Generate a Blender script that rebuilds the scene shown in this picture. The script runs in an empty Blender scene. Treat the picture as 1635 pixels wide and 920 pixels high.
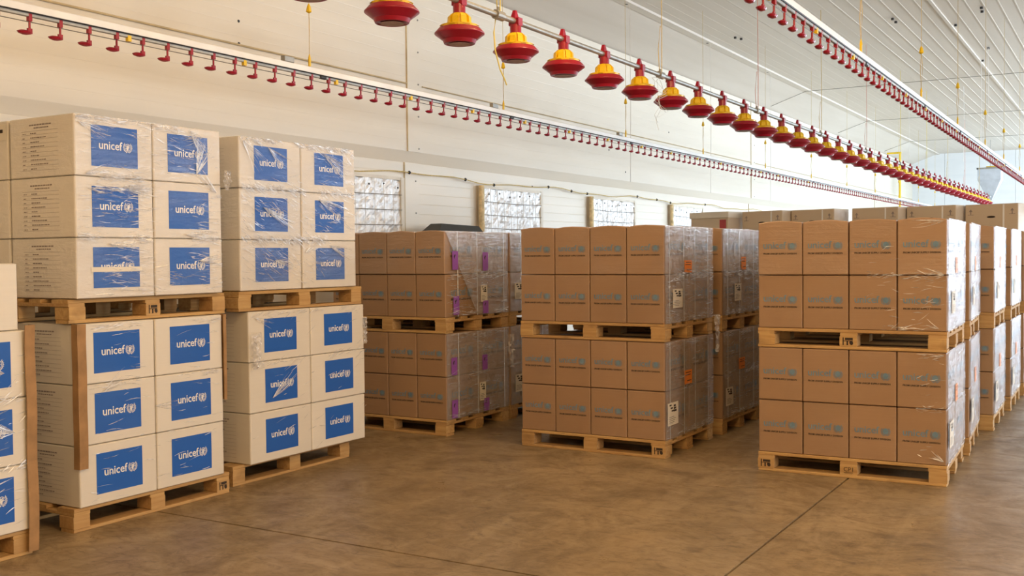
import bpy, math, random
from mathutils import Matrix, Vector, noise as mnoise
random.seed(7)
S = bpy.context.scene
COL = S.collection
PI = math.pi

# ------------------------------------------------------------------ camera
cam = bpy.data.cameras.new('camera'); camo = bpy.data.objects.new('camera', cam); COL.objects.link(camo)
cam.sensor_width = 36.0; cam.lens = 1671.4 * 36.0 / 1635.0; cam.clip_end = 200
fw = Vector((-0.51171, 0.85863, -0.03005)); rt = Vector((0.85912, 0.51168, -0.00928)); up = Vector((-0.00741, 0.03057, 0.99951))
M = Matrix((rt, up, -fw)).transposed().to_4x4(); M.translation = (0, 0, 1.48)
camo.matrix_world = M
S.camera = camo

# ------------------------------------------------------------------ world, daylight, exposure
w = bpy.data.worlds.new('overcast_sky'); S.world = w; w.use_nodes = True
bg = w.node_tree.nodes['Background']; bg.inputs[0].default_value = (0.80, 0.90, 1.0, 1); bg.inputs[1].default_value = 1.5
S.view_settings.view_transform = 'Standard'; S.view_settings.look = 'None'
S.view_settings.gamma = 1.0; S.view_settings.use_curve_mapping = False
S.view_settings.exposure = 0.0

def area(name, loc, target, sx, sy, power, col):
    l = bpy.data.lights.new(name, 'AREA'); l.shape = 'RECTANGLE'; l.size = sx; l.size_y = sy; l.energy = power; l.color = col
    o = bpy.data.objects.new(name, l); COL.objects.link(o); o.location = loc
    o.rotation_euler = (Vector(target) - Vector(loc)).to_track_quat('-Z', 'Z').to_euler()
    return o
# daylight in the open gates (all gates lie outside the photograph's frame)
area('gate_daylight_end', (1.6, 39.9, 2.1), (1.6, 0, 2.1), 5.8, 4.0, 700, (0.62, 0.80, 1.0))
area('gate_daylight_side', (6.95, 22.0, 1.9), (0, 22.0, 1.9), 9.0, 3.6, 2500, (0.72, 0.86, 1.0))
area('gate_daylight_side_far', (6.95, 32.5, 1.9), (0, 32.5, 1.9), 6.0, 3.6, 2300, (0.64, 0.82, 1.0))
RWIN = [1.9, 4.9, 7.9, 10.95, 14.0]      # uncovered windows of the right wall, same row as on the left
for y in RWIN: area('window_daylight', (6.98, y + .75, 1.9), (0, y + .75, 1.9), 1.4, 1.0, 105, (0.86, 0.92, 1.0))
LAMP_POS = [(-.6, 2.2), (2.6, 1.2), (-.4, -3.4), (2.8, -3.4), (3.6, 4.8), (-2.9, 6.6)]
LAMP_POWER = 158
LAMP_COL = (1.0, 0.68, 0.34)

# ------------------------------------------------------------------ node material helpers
def mat(name, col=(.8, .8, .8), rough=.6, metal=0.0, spec=.5):
    m = bpy.data.materials.new(name); m.use_nodes = True
    b = m.node_tree.nodes['Principled BSDF']
    b.inputs['Base Color'].default_value = (*col, 1); b.inputs['Roughness'].default_value = rough
    b.inputs['Metallic'].default_value = metal; b.inputs['Specular IOR Level'].default_value = spec
    return m
class N:
    def __init__(s, m): s.m = m; s.nt = m.node_tree; s.b = s.nt.nodes.get('Principled BSDF')
    def n(s, t, **kw):
        x = s.nt.nodes.new(t)
        for k, v in kw.items():
            if k.startswith('i_'): x.inputs[k[2:].replace('_', ' ')].default_value = v
            else: setattr(x, k, v)
        return x
    def l(s, a, b): s.nt.links.new(a, b)
    def coords(s, scale=(1, 1, 1), rnd=True, kind='Object'):
        tc = s.n('ShaderNodeTexCoord'); mp = s.n('ShaderNodeMapping'); mp.inputs['Scale'].default_value = scale
        if rnd:
            oi = s.n('ShaderNodeObjectInfo'); mu = s.n('ShaderNodeMath', operation='MULTIPLY'); mu.inputs[1].default_value = 37.0
            s.l(oi.outputs['Random'], mu.inputs[0])
            ad = s.n('ShaderNodeVectorMath', operation='ADD'); s.l(tc.outputs[kind], ad.inputs[0]); s.l(mu.outputs[0], ad.inputs[1])
            s.l(ad.outputs[0], mp.inputs['Vector'])
        else: s.l(tc.outputs[kind], mp.inputs['Vector'])
        return mp.outputs[0]
    def noise(s, vec, scale=5, detail=4, rough=.55, dist=0.0):
        x = s.n('ShaderNodeTexNoise'); x.inputs['Scale'].default_value = scale; x.inputs['Detail'].default_value = detail
        x.inputs['Roughness'].default_value = rough; x.inputs['Distortion'].default_value = dist
        s.l(vec, x.inputs['Vector']); return x.outputs['Fac']
    def ramp(s, fac, stops):
        x = s.n('ShaderNodeValToRGB'); e = x.color_ramp.elements
        while len(e) < len(stops): e.new(.5)
        for i, (p, c) in enumerate(stops): e[i].position = p; e[i].color = (*c, 1) if len(c) == 3 else c
        s.l(fac, x.inputs[0]); return x.outputs[0]
    def mix(s, fac, a, b, mode='MIX'):
        x = s.n('ShaderNodeMix', data_type='RGBA', blend_type=mode)
        for sock, v in ((x.inputs[0], fac), (x.inputs[6], a), (x.inputs[7], b)):
            if isinstance(v, (int, float)): sock.default_value = v
            elif isinstance(v, tuple): sock.default_value = (*v, 1)
            else: s.l(v, sock)
        return x.outputs[2]
    def bump(s, h, strength=.3, dist=.01):
        x = s.n('ShaderNodeBump'); x.inputs['Strength'].default_value = strength; x.inputs['Distance'].default_value = dist
        s.l(h, x.inputs['Height']); return x.outputs[0]
    def maprange(s, v, a, b, c, d):
        x = s.n('ShaderNodeMapRange'); s.l(v, x.inputs[0])
        for i, q in enumerate((a, b, c, d)): x.inputs[i + 1].default_value = q
        return x.outputs[0]

def g(v): return (v, v, v)
MT = {}
def simple(name, col, rough=.55, metal=0, var=.12, scale=6, bump=0.0, spec=.5):
    m = mat(name, col, rough, metal, spec); k = N(m); v = k.coords((1, 1, 1))
    f = k.noise(v, scale, 5)
    c = k.mix(k.maprange(f, .3, .7, 0, 1), tuple(max(0, q * (1 - var)) for q in col), tuple(min(1, q * (1 + var)) for q in col))
    k.l(c, k.b.inputs['Base Color'])
    if bump: k.l(k.bump(k.noise(v, scale * 8, 3), bump, .004), k.b.inputs['Normal'])
    MT[name] = m; return m

# cardboard under clear stretch film: the film is the glossy, wrinkled coat
def wrapped(name, col, dark, coat, streak=(3, 3, 42), blotch=.25, crough=.16, cbump=.35, cior=1.5):
    m = mat(name, col, .75, 0, .25); k = N(m)
    v = k.coords((1, 1, 1)); f = k.noise(v, 3.0, 5)
    oi = k.n('ShaderNodeObjectInfo')
    c1 = k.mix(k.maprange(f, .35, .7, 0, blotch), col, dark)
    c2 = k.mix(k.maprange(oi.outputs['Random'], 0, 1, 0, .28), c1, dark)
    fl = k.noise(k.coords((2, 2, 160)), 1.0, 3)
    c3 = k.mix(k.maprange(fl, .3, .75, 0, .18), c2, dark)
    k.l(c3, k.b.inputs['Base Color'])
    s = k.noise(k.coords(streak), 1.0, 6, .65, .6)
    s2 = k.noise(k.coords((9, 9, 14)), 1.0, 4, .6, 1.5)
    h = k.n('ShaderNodeMath', operation='ADD'); k.l(s, h.inputs[0]); k.l(s2, h.inputs[1])
    cov = k.noise(k.coords((2.2, 2.2, 3.0)), 1.0, 2)
    k.l(k.maprange(cov, .35, .65, coat * .25, coat), k.b.inputs['Coat Weight'])
    k.b.inputs['Coat Roughness'].default_value = crough; k.b.inputs['Coat IOR'].default_value = cior
    k.l(k.bump(h.outputs[0], cbump, .02), k.b.inputs['Coat Normal'])
    MT[name] = m; return m
wrapped('cardboard', (.375, .232, .130), (.275, .162, .084), .5, cior=1.7)
wrapped('cardboard_filmed', (.39, .243, .140), (.29, .172, .090), .8, crough=.16, cbump=.6, cior=1.9)
wrapped('white_board', (.74, .69, .60), (.60, .54, .45), .45, blotch=.2)
wrapped('white_board_filmed', (.74, .69, .61), (.62, .57, .50), 1.0, streak=(5, 5, 34), blotch=.2, crough=.09, cbump=1.0, cior=2.3)
wrapped('blue_print', (.018, .115, .46), (.014, .09, .38), .5, streak=(5, 5, 40))
wrapped('blue_print_filmed', (.03, .14, .50), (.022, .11, .42), 1.0, streak=(5, 5, 40), crough=.12, cbump=1.0, cior=2.4)
wrapped('grey_carton', (.60, .49, .36), (.49, .39, .275), .4)
simple('white_ink', (.80, .78, .74), .6, var=.03)
simple('faded_blue_ink', (.15, .235, .30), .7, var=.15, scale=25)
simple('dark_ink', (.035, .022, .014), .8, var=.1)
simple('grey_ink', (.27, .22, .20), .8, var=.2, scale=30)
simple('paper', (.72, .66, .55), .7, var=.05)
simple('orange_paper', (.80, .24, .02), .55, var=.06)
simple('purple_paper', (.30, .09, .46), .6, var=.08)
simple('red_paper', (.42, .05, .05), .6)
simple('protector_board', (.34, .19, .078), .75, var=.2, scale=10)
simple('red_plastic', (.31, .004, .020), .30, var=.08)
simple('yellow_plastic', (.80, .53, .008), .38, var=.06)
simple('galvanised', (.34, .33, .30), .5, .55, var=.15, scale=14)
simple('white_rail', (.80, .80, .78), .35, var=.05)
simple('black_rubber', (.02, .02, .022), .5)
simple('steel_wire', (.25, .23, .20), .5, .6)
simple('worn_base', (.40, .25, .18), .6, var=.2, scale=30)
simple('rope', (.58, .45, .18), .8, var=.2, scale=40)
simple('yellow_cord', (.72, .60, .16), .7)
simple('pink_cord', (.60, .30, .24), .7)
simple('white_string', (.75, .73, .70), .7)
simple('black_box', (.022, .022, .020), .45, var=.3)
simple('foam', (.68, .52, .28), .85, var=.3, scale=18, bump=.6)
simple('cream_timber', (.72, .66, .55), .6, var=.08)
simple('hopper_plastic', (.50, .54, .60), .35, var=.1)
simple('white_strap', (.78, .77, .74), .35, var=.05)
simple('lamp_body', (.7, .7, .7), .5)
simple('seam_sealant', (.55, .44, .26), .7, var=.2)
# crinkled foil
m = simple('foil', (.90, .91, .92), .28, .25, var=.1, scale=30); k = N(m)
k.l(k.bump(k.noise(k.coords((26, 26, 14)), 1.0, 6, .7, 1.2), .45, .02), k.b.inputs['Normal'])
# pallet wood
m = mat('pallet_wood', (.5, .32, .13), .75, 0, .3); k = N(m); MT['pallet_wood'] = m
gr = k.noise(k.coords((3, 46, 46)), 1.0, 6, .6, .4); oi = k.n('ShaderNodeObjectInfo')
c = k.mix(k.maprange(gr, .3, .72, 0, 1), (.63, .415, .175), (.42, .235, .082))
c = k.mix(k.maprange(oi.outputs['Random'], 0, 1, 0, .45), c, (.36, .20, .085))
st = k.noise(k.coords((5, 5, 5)), 1.0, 4)
c = k.mix(k.maprange(st, .58, .75, 0, .5), c, (.20, .115, .05))
k.l(c, k.b.inputs['Base Color']); k.l(k.bump(gr, .25, .004), k.b.inputs['Normal'])
# stretch film sheet
m = bpy.data.materials.new('stretch_film'); m.use_nodes = True; MT['stretch_film'] = m; k = N(m)
for nd in list(k.nt.nodes): k.nt.nodes.remove(nd)
out = k.n('ShaderNodeOutputMaterial'); tr = k.n('ShaderNodeBsdfTransparent'); gl = k.n('ShaderNodeBsdfGlossy'); df = k.n('ShaderNodeBsdfDiffuse')
tr.inputs[0].default_value = (.97, .97, .97, 1); gl.inputs['Roughness'].default_value = .14; gl.inputs[0].default_value = (.95, .95, .97, 1)
df.inputs[0].default_value = (.85, .85, .86, 1)
s1 = k.noise(k.coords((4, 4, 46)), 1.0, 6, .7, .8); s2 = k.noise(k.coords((11, 11, 9)), 1.0, 5, .6, 1.6)
h = k.n('ShaderNodeMath', operation='ADD'); k.l(s1, h.inputs[0]); k.l(s2, h.inputs[1])
nb = k.bump(h.outputs[0], .45, .02); k.l(nb, gl.inputs['Normal'])
ms = k.n('ShaderNodeMixShader'); ms.inputs[0].default_value = .42; k.l(gl.outputs[0], ms.inputs[1]); k.l(df.outputs[0], ms.inputs[2])
mm = k.n('ShaderNodeMixShader'); k.l(k.maprange(h.outputs[0], .72, 1.30, .10, .64), mm.inputs[0]); k.l(tr.outputs[0], mm.inputs[1]); k.l(ms.outputs[0], mm.inputs[2])
k.l(mm.outputs[0], out.inputs['Surface'])
# bunched folds of the same film, whitened so they stand in for glints
m = bpy.data.materials.new('film_fold_glint'); m.use_nodes = True; MT['film_fold_glint'] = m; k = N(m)
for nd in list(k.nt.nodes): k.nt.nodes.remove(nd)
out = k.n('ShaderNodeOutputMaterial'); tr = k.n('ShaderNodeBsdfTransparent'); gl = k.n('ShaderNodeBsdfGlossy'); df = k.n('ShaderNodeBsdfDiffuse')
gl.inputs['Roughness'].default_value = .32; df.inputs[0].default_value = (.88, .88, .9, 1)
ms = k.n('ShaderNodeMixShader'); ms.inputs[0].default_value = .5; k.l(gl.outputs[0], ms.inputs[1]); k.l(df.outputs[0], ms.inputs[2])
sf = k.noise(k.coords((14, 14, 14)), 1.0, 4)
mm = k.n('ShaderNodeMixShader'); k.l(k.maprange(sf, .35, .65, .15, .9), mm.inputs[0]); k.l(tr.outputs[0], mm.inputs[1]); k.l(ms.outputs[0], mm.inputs[2])
k.l(mm.outputs[0], out.inputs['Surface'])
# concrete floor
m = mat('concrete', (.3, .2, .12), .45, 0, .4); k = N(m); MT['concrete'] = m
v = k.coords((1, 1, 1), False); big = k.noise(v, .5, 6, .6, .6); mid = k.noise(v, 2.2, 9, .68, 1.2); sc = k.noise(k.coords((1.6, 5.0, 1), False), 1.3, 9, .72, 2.4)
tr_ = k.noise(k.coords((4.5, .55, 1), False), 1.0, 7, .65, .8)
c = k.mix(k.maprange(big, .36, .64, 0, 1), (.235, .166, .088), (.37, .272, .155))
c = k.mix(k.maprange(mid, .42, .66, 0, .8), c, (.165, .113, .058))
c = k.mix(k.maprange(tr_, .52, .70, 0, .55), c, (.41, .31, .185))
c = k.mix(k.maprange(sc, .56, .70, 0, .8), c, (.095, .060, .034))
sp = k.noise(v, 26, 3, .5); c = k.mix(k.maprange(sp, .66, .72, 0, .6), c, (.10, .066, .04))
sp2 = k.noise(v, 9, 6, .7, 1.0); c = k.mix(k.maprange(sp2, .50, .72, 0, .5), c, (.40, .29, .18))
fine = k.noise(k.coords((1.0, 1.8, 1), False), 7.0, 12, .78, 1.8); c = k.mix(k.maprange(fine, .50, .66, 0, .75), c, (.12, .080, .042))
blot = k.noise(v, 1.1, 10, .74, 2.0); c = k.mix(k.maprange(blot, .54, .66, 0, .6), c, (.105, .070, .038))
k.l(c, k.b.inputs['Base Color']); k.l(k.maprange(mid, .3, .7, .26, .55), k.b.inputs['Roughness'])
k.l(k.bump(mid, .12, .01), k.b.inputs['Normal'])
# painted sandwich panel wall / ceiling / far wall
def panel(name, a, b, rough, sc):
    m = mat(name, a, rough, 0, .4); k = N(m); MT[name] = m
    f = k.noise(k.coords(sc, False), 1.0, 6, .6, .3); k.l(k.mix(k.maprange(f, .35, .7, 0, 1), a, b), k.b.inputs['Base Color'])
panel('wall_panel', (.77, .71, .60), (.71, .645, .53), .42, (3, .25, 3))
panel('ceiling_panel', (.73, .675, .60), (.66, .60, .52), .45, (3, .2, 1))
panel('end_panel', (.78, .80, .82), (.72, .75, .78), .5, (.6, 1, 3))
m = mat('lamp_tube', (1, .9, .7), .5); m.node_tree.nodes['Principled BSDF'].inputs['Emission Color'].default_value = (1, .78, .5, 1)
m.node_tree.nodes['Principled BSDF'].inputs['Emission Strength'].default_value = 6; MT['lamp_tube'] = m

# ------------------------------------------------------------------ mesh helpers
class MB:
    def __init__(s): s.v = []; s.f = []
    def add(s, vs, fs):
        o = len(s.v); s.v += [tuple(p) for p in vs]; s.f += [tuple(i + o for i in f) for f in fs]; return s
    def box(s, x0, x1, y0, y1, z0, z1, c=0.0):
        if c <= 0:
            vs = [(x, y, z) for x in (x0, x1) for y in (y0, y1) for z in (z0, z1)]
            return s.add(vs, [(0, 1, 3, 2), (4, 6, 7, 5), (0, 4, 5, 1), (2, 3, 7, 6), (0, 2, 6, 4), (1, 5, 7, 3)])
        # chamfered in the long edges: octagonal section extruded along the longest axis
        d = (x1 - x0, y1 - y0, z1 - z0); ax = d.index(max(d)); o = [i for i in range(3) if i != ax]
        lo = (x0, y0, z0); hi = (x1, y1, z1); a0, a1 = lo[o[0]], hi[o[0]]; b0, b1 = lo[o[1]], hi[o[1]]
        ring = [(a0 + c, b0), (a1 - c, b0), (a1, b0 + c), (a1, b1 - c), (a1 - c, b1), (a0 + c, b1), (a0, b1 - c), (a0, b0 + c)]
        vs = []
        for e in (lo[ax], hi[ax]):
            for p in ring:
                q = [0, 0, 0]; q[ax] = e; q[o[0]] = p[0]; q[o[1]] = p[1]; vs.append(tuple(q))
        fs = [(i, (i + 1) % 8, 8 + (i + 1) % 8, 8 + i) for i in range(8)] + [tuple(range(7, -1, -1)), tuple(range(8, 16))]
        return s.add(vs, fs)
    def lathe(s, prof, n=20, cx=0, cy=0, cap=True):
        vs = []; fs = []
        for r, z in prof:
            for i in range(n): a = 2 * PI * i / n; vs.append((cx + r * math.cos(a), cy + r * math.sin(a), z))
        for j in range(len(prof) - 1):
            for i in range(n): fs.append((j * n + i, j * n + (i + 1) % n, (j + 1) * n + (i + 1) % n, (j + 1) * n + i))
        if cap: fs.append(tuple(range(n - 1, -1, -1))); fs.append(tuple((len(prof) - 1) * n + i for i in range(n)))
        return s.add(vs, fs)
    def tube(s, pts, r, n=6):
        pts = [Vector(p) for p in pts]; vs = []; fs = []
        for i, p in enumerate(pts):
            t = (pts[min(i + 1, len(pts) - 1)] - pts[max(i - 1, 0)]).normalized()
            a = t.cross(Vector((0, 0, 1)));
            if a.length < .05: a = t.cross(Vector((1, 0, 0)))
            a.normalize(); b = t.cross(a)
            for q in range(n): th = 2 * PI * q / n; vs.append(p + a * r * math.cos(th) + b * r * math.sin(th))
        for i in range(len(pts) - 1):
            for q in range(n): fs.append((i * n + q, i * n + (q + 1) % n, (i + 1) * n + (q + 1) % n, (i + 1) * n + q))
        fs.append(tuple(range(n - 1, -1, -1))); fs.append(tuple((len(pts) - 1) * n + q for q in range(n)))
        return s.add(vs, fs)
    def mesh(s, name, m, smooth=False):
        me = bpy.data.meshes.new(name); me.from_pydata(s.v, [], s.f); me.materials.append(MT[m]); me.update()
        if smooth: me.polygons.foreach_set('use_smooth', [True] * len(me.polygons))
        return me
def obj(name, me, parent=None, loc=(0, 0, 0), rz=0.0, label=None, cat=None, group=None, kind=None):
    o = bpy.data.objects.new(name, me); COL.objects.link(o); o.location = loc
    if rz: o.rotation_euler = (0, 0, rz)
    if parent is not None: o.parent = parent
    if label: o['label'] = label
    if cat: o['category'] = cat
    if group: o['group'] = group
    if kind: o['kind'] = kind
    return o
def struct(name, me, label, cat, parent=None): return obj(name, me, parent, label=label, cat=cat, kind='structure')
ORD = ['first', 'second', 'third', 'fourth', 'fifth', 'sixth', 'seventh', 'eighth', 'ninth', 'tenth', 'eleventh', 'twelfth', 'thirteenth', 'fourteenth', 'fifteenth', 'sixteenth', 'seventeenth', 'eighteenth', 'nineteenth', 'twentieth']

# ================================================================== the setting
UW = -7.0; UR = 7.0; V0 = -6.0; V1 = 40.0; ZC = 5.0; ZW = 4.66
# floor: subfloor with cast slabs, joints between them are real gaps
fl = struct('floor', MB().box(UW - .2, UR + .2, V0 - .2, V1 + .2, -.20, -.012).mesh('floor', 'concrete'), 'worn brown concrete floor with straight expansion joints and dark stains', 'floor')
us = [UW - .2, -1.615, 3.75, UR + .2]; vs_ = [V0 - .2, -.85, 4.18, 9.2, 14.2, 19.2, 24.2, 29.2, 34.2, V1 + .2]
for i in range(3):
    for j in range(len(vs_) - 1):
        gp = .0075
        obj('floor_slab', MB().box(us[i] + gp, us[i + 1] - gp, vs_[j] + gp, vs_[j + 1] - gp, -.012, 0).mesh('floor_slab', 'concrete'), fl)
# left wall: backing, lower ribbed panels, sloped drip band, upper ribbed panels, cover strips
wl = struct('wall_left', MB().box(UW - .2, UW - .02, V0, V1, 0, 4.9).mesh('wall_left', 'wall_panel'), 'long off-white wall of ribbed sandwich panels behind the stacks', 'wall')
def ribbed(name, u, z0, z1, y0, y1, pitch=.115, dep=.0012):
    mb = MB(); prof = []; z = z0; n = max(1, round((z1 - z0) / pitch)); p = (z1 - z0) / n
    for i in range(n):
        a = z0 + i * p
        prof += [(u - dep, a), (u, a + .006), (u, a + p - .006), (u - dep, a + p)]
    vs = []; fs = []
    for (x, zz) in prof: vs += [(x, y0, zz), (x, y1, zz)]
    for i in range(len(prof) - 1): fs.append((2 * i, 2 * i + 1, 2 * i + 3, 2 * i + 2))
    b = len(vs); vs += [(u - .06, y0, z0), (u - .06, y1, z0), (u - .06, y0, z1), (u - .06, y1, z1)]
    L = 2 * (len(prof) - 1)
    fs += [(b, b + 1, 1, 0), (L, L + 1, b + 3, b + 2)]
    return mb.add(vs, fs).mesh(name, 'wall_panel')
UU = -6.95
seams = [V0, -2.72, 9.43, 21.50, 33.6, V1]
for a, b in zip(seams, seams[1:]):
    obj('upper_wall_panel', ribbed('upper_wall_panel', UU, 2.66, ZW, a + .004, b - .004), wl)
    obj('lower_wall_panel', ribbed('lower_wall_panel', UW, .02, 2.54, a + .004, b - .004), wl)
mb = MB().add([(UU, V0, 2.66), (UU, V1, 2.66), (UW, V0, 2.54), (UW, V1, 2.54), (UW - .05, V0, 2.66), (UW - .05, V1, 2.66), (UW - .05, V0, 2.54), (UW - .05, V1, 2.54)], [(0, 2, 3, 1), (0, 1, 5, 4), (2, 6, 7, 3)])
obj('drip_band', mb.mesh('drip_band', 'wall_panel'), wl)
for y in seams[1:-1]:
    obj('cover_strip', MB().box(UU - .01, UU + .008, y, y + .26, 2.66, ZW).box(UW - .01, UW + .008, y, y + .26, .02, 2.54).mesh('cover_strip', 'wall_panel'), wl)
    obj('seam_line', MB().box(UU, UU + .010, y - .014, y, 2.66, ZW).box(UW, UW + .010, y - .014, y, .02, 2.54).mesh('seam_line', 'seam_sealant'), wl)
    for q in range(9):
        zz = 4.5 - q * .36
        uu = UU if zz > 2.66 else UW
        obj('screw', MB().lathe([(.011, 0), (.008, .006)], 8).mesh('screw', 'steel_wire'), wl, (uu + .008, y + .2, zz)).rotation_euler = (0, PI / 2, 0)
for y, z in ((6.9, 3.62), (6.9, 3.42), (12.2, 3.30), (14.6, 3.1), (15.2, 2.8), (17.0, 3.6), (12.3, 2.42), (12.3, 2.2)):
    uu = UU if z > 2.66 else UW
    obj('screw', MB().lathe([(.014, 0), (.010, .006)], 8).mesh('screw', 'black_rubber'), wl, (uu + .001, y, z)).rotation_euler = (0, PI / 2, 0)
# yellowish rope line stretched along the wall
for a, b in ((V0 + .2, 9.40), (9.72, 21.45), (21.8, V1 - .2)):
    pass
obj('wall_cord', MB().tube([(UU + .015, a, 3.405) for a in (V0 + .1, 2, 5, 9.41)], .009).tube([(UU + .015, a, 3.405) for a in (9.70, 14, 18, 21.48)], .007).tube([(UU + .015, a, 3.405) for a in (21.78, 28, V1 - .1)], .006).mesh('wall_cord', 'seam_sealant'),
    wl)
# sloped cove and flat ceiling with lengthwise ribs
ce = struct('ceiling', MB().box(-6.1, UR + .2, V0, V1, ZC + .03, ZC + .2).mesh('ceiling', 'ceiling_panel'), 'flat off-white ceiling of long ribbed panels', 'ceiling')
obj('sloped_cove', MB().add([(-7.0, V0, ZW), (-7.0, V1, ZW), (-6.1, V0, ZC), (-6.1, V1, ZC), (-7.0, V0, ZC + .2), (-7.0, V1, ZC + .2), (-6.1, V0, ZC + .2), (-6.1, V1, ZC + .2)], [(0, 2, 3, 1), (4, 5, 7, 6), (0, 1, 5, 4), (2, 6, 7, 3)]).mesh('sloped_cove', 'ceiling_panel'), ce)
obj('cove_batten', MB().box(-6.16, -6.02, V0, V1, ZC - .035, ZC + .01).mesh('cove_batten', 'ceiling_panel'), ce)
u = -6.1; i = 0
while u < UR - .1:
    mb = MB().box(u + .003, u + 1.2 - .003, V0, V1, ZC, ZC + .03)
    for q in range(6):
        hh = .006 if u > -3.8 else .0015
        mb.box(u + q * .2 + .005, u + q * .2 + .022, V0, V1, ZC - hh, ZC + .002)
    if i == 3: mb.box(u - .012, u + .03, V0, V1, ZC - .022, ZC)
    obj('ceiling_panel', mb.mesh('ceiling_panel', 'ceiling_panel'), ce); u += 1.2; i += 1
for (x, y) in ((-3.15, 16.47), (-3.15, 16.72), (-1.925, 16.43), (-1.947, 16.69), (-2.41, 17.46), (-2.2, 19.73), (-6.10, 13.41), (-6.09, 16.58), (-6.09, 19.86), (-5.58, 16.47), (-5.53, 16.62), (-2.43, 20.95)):
    obj('ceiling_anchor', MB().lathe([(.022, -.03), (.022, 0)], 8).mesh('ceiling_anchor', 'black_rubber'), ce, (x, y, ZC - .008))
# end wall with its gate opening, right wall with its gates, wall behind the camera
mb = MB().box(UW - .2, -1.3, V1, V1 + .2, 0, ZC + .2).box(4.5, UR + .2, V1, V1 + .2, 0, ZC + .2).box(-1.3, 4.5, V1, V1 + .2, 4.1, ZC + .2)
we = struct('wall_end', mb.mesh('wall_end', 'end_panel'), 'pale bluish end wall far down the hall', 'wall')
for q in range(5): obj('end_panel', MB().box(-7.0 + q * 1.14 + .004, -7.0 + (q + 1) * 1.14 - .004, V1 - .03, V1 + .01, 0, ZC).mesh('end_panel', 'end_panel'), we)
mb = MB()
ed = [V0] + [q for y in RWIN for q in (y, y + 1.5)] + [17.5]
for i in range(0, len(ed) - 1): 
    if i % 2 == 0: mb.box(UR, UR + .2, ed[i], ed[i + 1], 0, ZC + .2)
    else: mb.box(UR, UR + .2, ed[i], ed[i + 1], 0, 1.35); mb.box(UR, UR + .2, ed[i], ed[i + 1], 2.4, ZC + .2)
for a, b, z0 in ( (17.5, 26.5, 3.7), (26.5, 29.5, 0), (29.5, 35.5, 3.7), (35.5, V1 + .2, 0)): mb.box(UR, UR + .2, a, b, z0, ZC + .2)
struct('wall_right', mb.mesh('wall_right', 'wall_panel'), 'off-white side wall with open gates, right of the frame', 'wall')
struct('wall_back', MB().box(UW - .2, UR + .2, V0 - .2, V0, 0, ZC + .2).mesh('wall_back', 'wall_panel'), 'off-white end wall behind the viewpoint', 'wall')

# foil covered windows
def window(n, y0, y1, label):
    fr = MB(); z0, z1 = 1.35, 2.33
    fr.box(UW - .02, UW + .05, y0 - .05, y0, z0 - .05, z1 + .03).box(UW - .02, UW + .05, y1, y1 + .06, z0 - .05, z1 + .03).box(UW - .02, UW + .045, y0, y1, z1, z1 + .035).box(UW - .02, UW + .045, y0, y1, z0 - .05, z0)
    wd = struct('window_%d' % n, fr.mesh('window_frame', 'cream_timber'), label, 'window')
    nx, nz = 46, 30; vs = []; fs = []
    for j in range(nz + 1):
        for i in range(nx + 1):
            y = y0 + (y1 - y0) * i / nx; z = z0 + (z1 - z0) * j / nz
            p = Vector((y * 9, z * 9, n * 3.3))
            d = .032 + .022 * mnoise.noise(p) + .018 * mnoise.noise(p * 2.7)
            if j == nz: z += .02 * mnoise.noise(Vector((y * 6, 3, n)))
            vs.append((UW + d, y, z))
    for j in range(nz):
        for i in range(nx): a = j * (nx + 1) + i; fs.append((a, a + 1, a + nx + 2, a + nx + 1))
    foil = MB().add(vs, fs).mesh('foil_sheet', 'foil'); obj('foil_sheet', foil, wd)
    for i in range(1, 9):
        y = y0 + (y1 - y0) * i / 9
        obj('mesh_wire', MB().tube([(UW + .056, y, z0), (UW + .060, y + .01, (z0 + z1) / 2), (UW + .056, y, z1)], .004, 4).mesh('mesh_wire', 'white_rail'), wd)
    for j in range(1, 6):
        z = z0 + (z1 - z0) * j / 6
        obj('mesh_wire', MB().tube([(UW + .060, y0, z), (UW + .062, (y0 + y1) / 2, z - .01), (UW + .060, y1, z)], .0035, 4).mesh('mesh_wire', 'steel_wire'), wd)
    vs = []; fs = []; K = 16
    for j in range(K + 1):
        z = z0 + (z1 + .03 - z0) * j / K
        for q in range(7):
            a = PI * q / 6; r = .042 + .016 * mnoise.noise(Vector((z * 11, q, n)))
            vs.append((UW + .05 + r * math.sin(a) * .9, y0 - .045 + r * math.cos(a) * 1.2, z))
    for j in range(K):
        for q in range(6): a = j * 7 + q; fs.append((a, a + 1, a + 8, a + 7))
    if n > 1: obj('foam_edge', MB().add(vs, fs).mesh('foam_edge', 'foam', True), wd)
    for i in range(6):
        obj('nail', MB().lathe([(.012, 0), (.009, .008)], 8).mesh('nail', 'black_rubber'), wd, (UW + .062, y0 + .12 + (y1 - y0 - .2) * i / 5, z1 - .07 + .02 * math.sin(i * 2.1))).rotation_euler = (0, PI / 2, 0)
window(1, 7.85, 9.30, 'window covered with crinkled silver foil right beside the white box stack')
window(2, 10.98, 12.45, 'window covered with crinkled silver foil above the left brown stack')
window(3, 14.02, 15.55, 'window covered with crinkled silver foil above the middle brown stack')
window(4, 17.15, 18.65, 'window covered with foil next to the farthest left tan carton')
mb = MB(); pts = []
yy = 6.3
while yy < 24: pts.append((UW + .075, yy, 2.405 + .02 * math.sin(yy * 2.1) + .012 * math.sin(yy * 5))); yy += .25
mb.tube(pts, .0065, 5)
cb = obj('control_cable', mb.mesh('control_cable', 'rope'), label='thin cable with knots strung along the wall above the foil windows', cat='cable')
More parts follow.
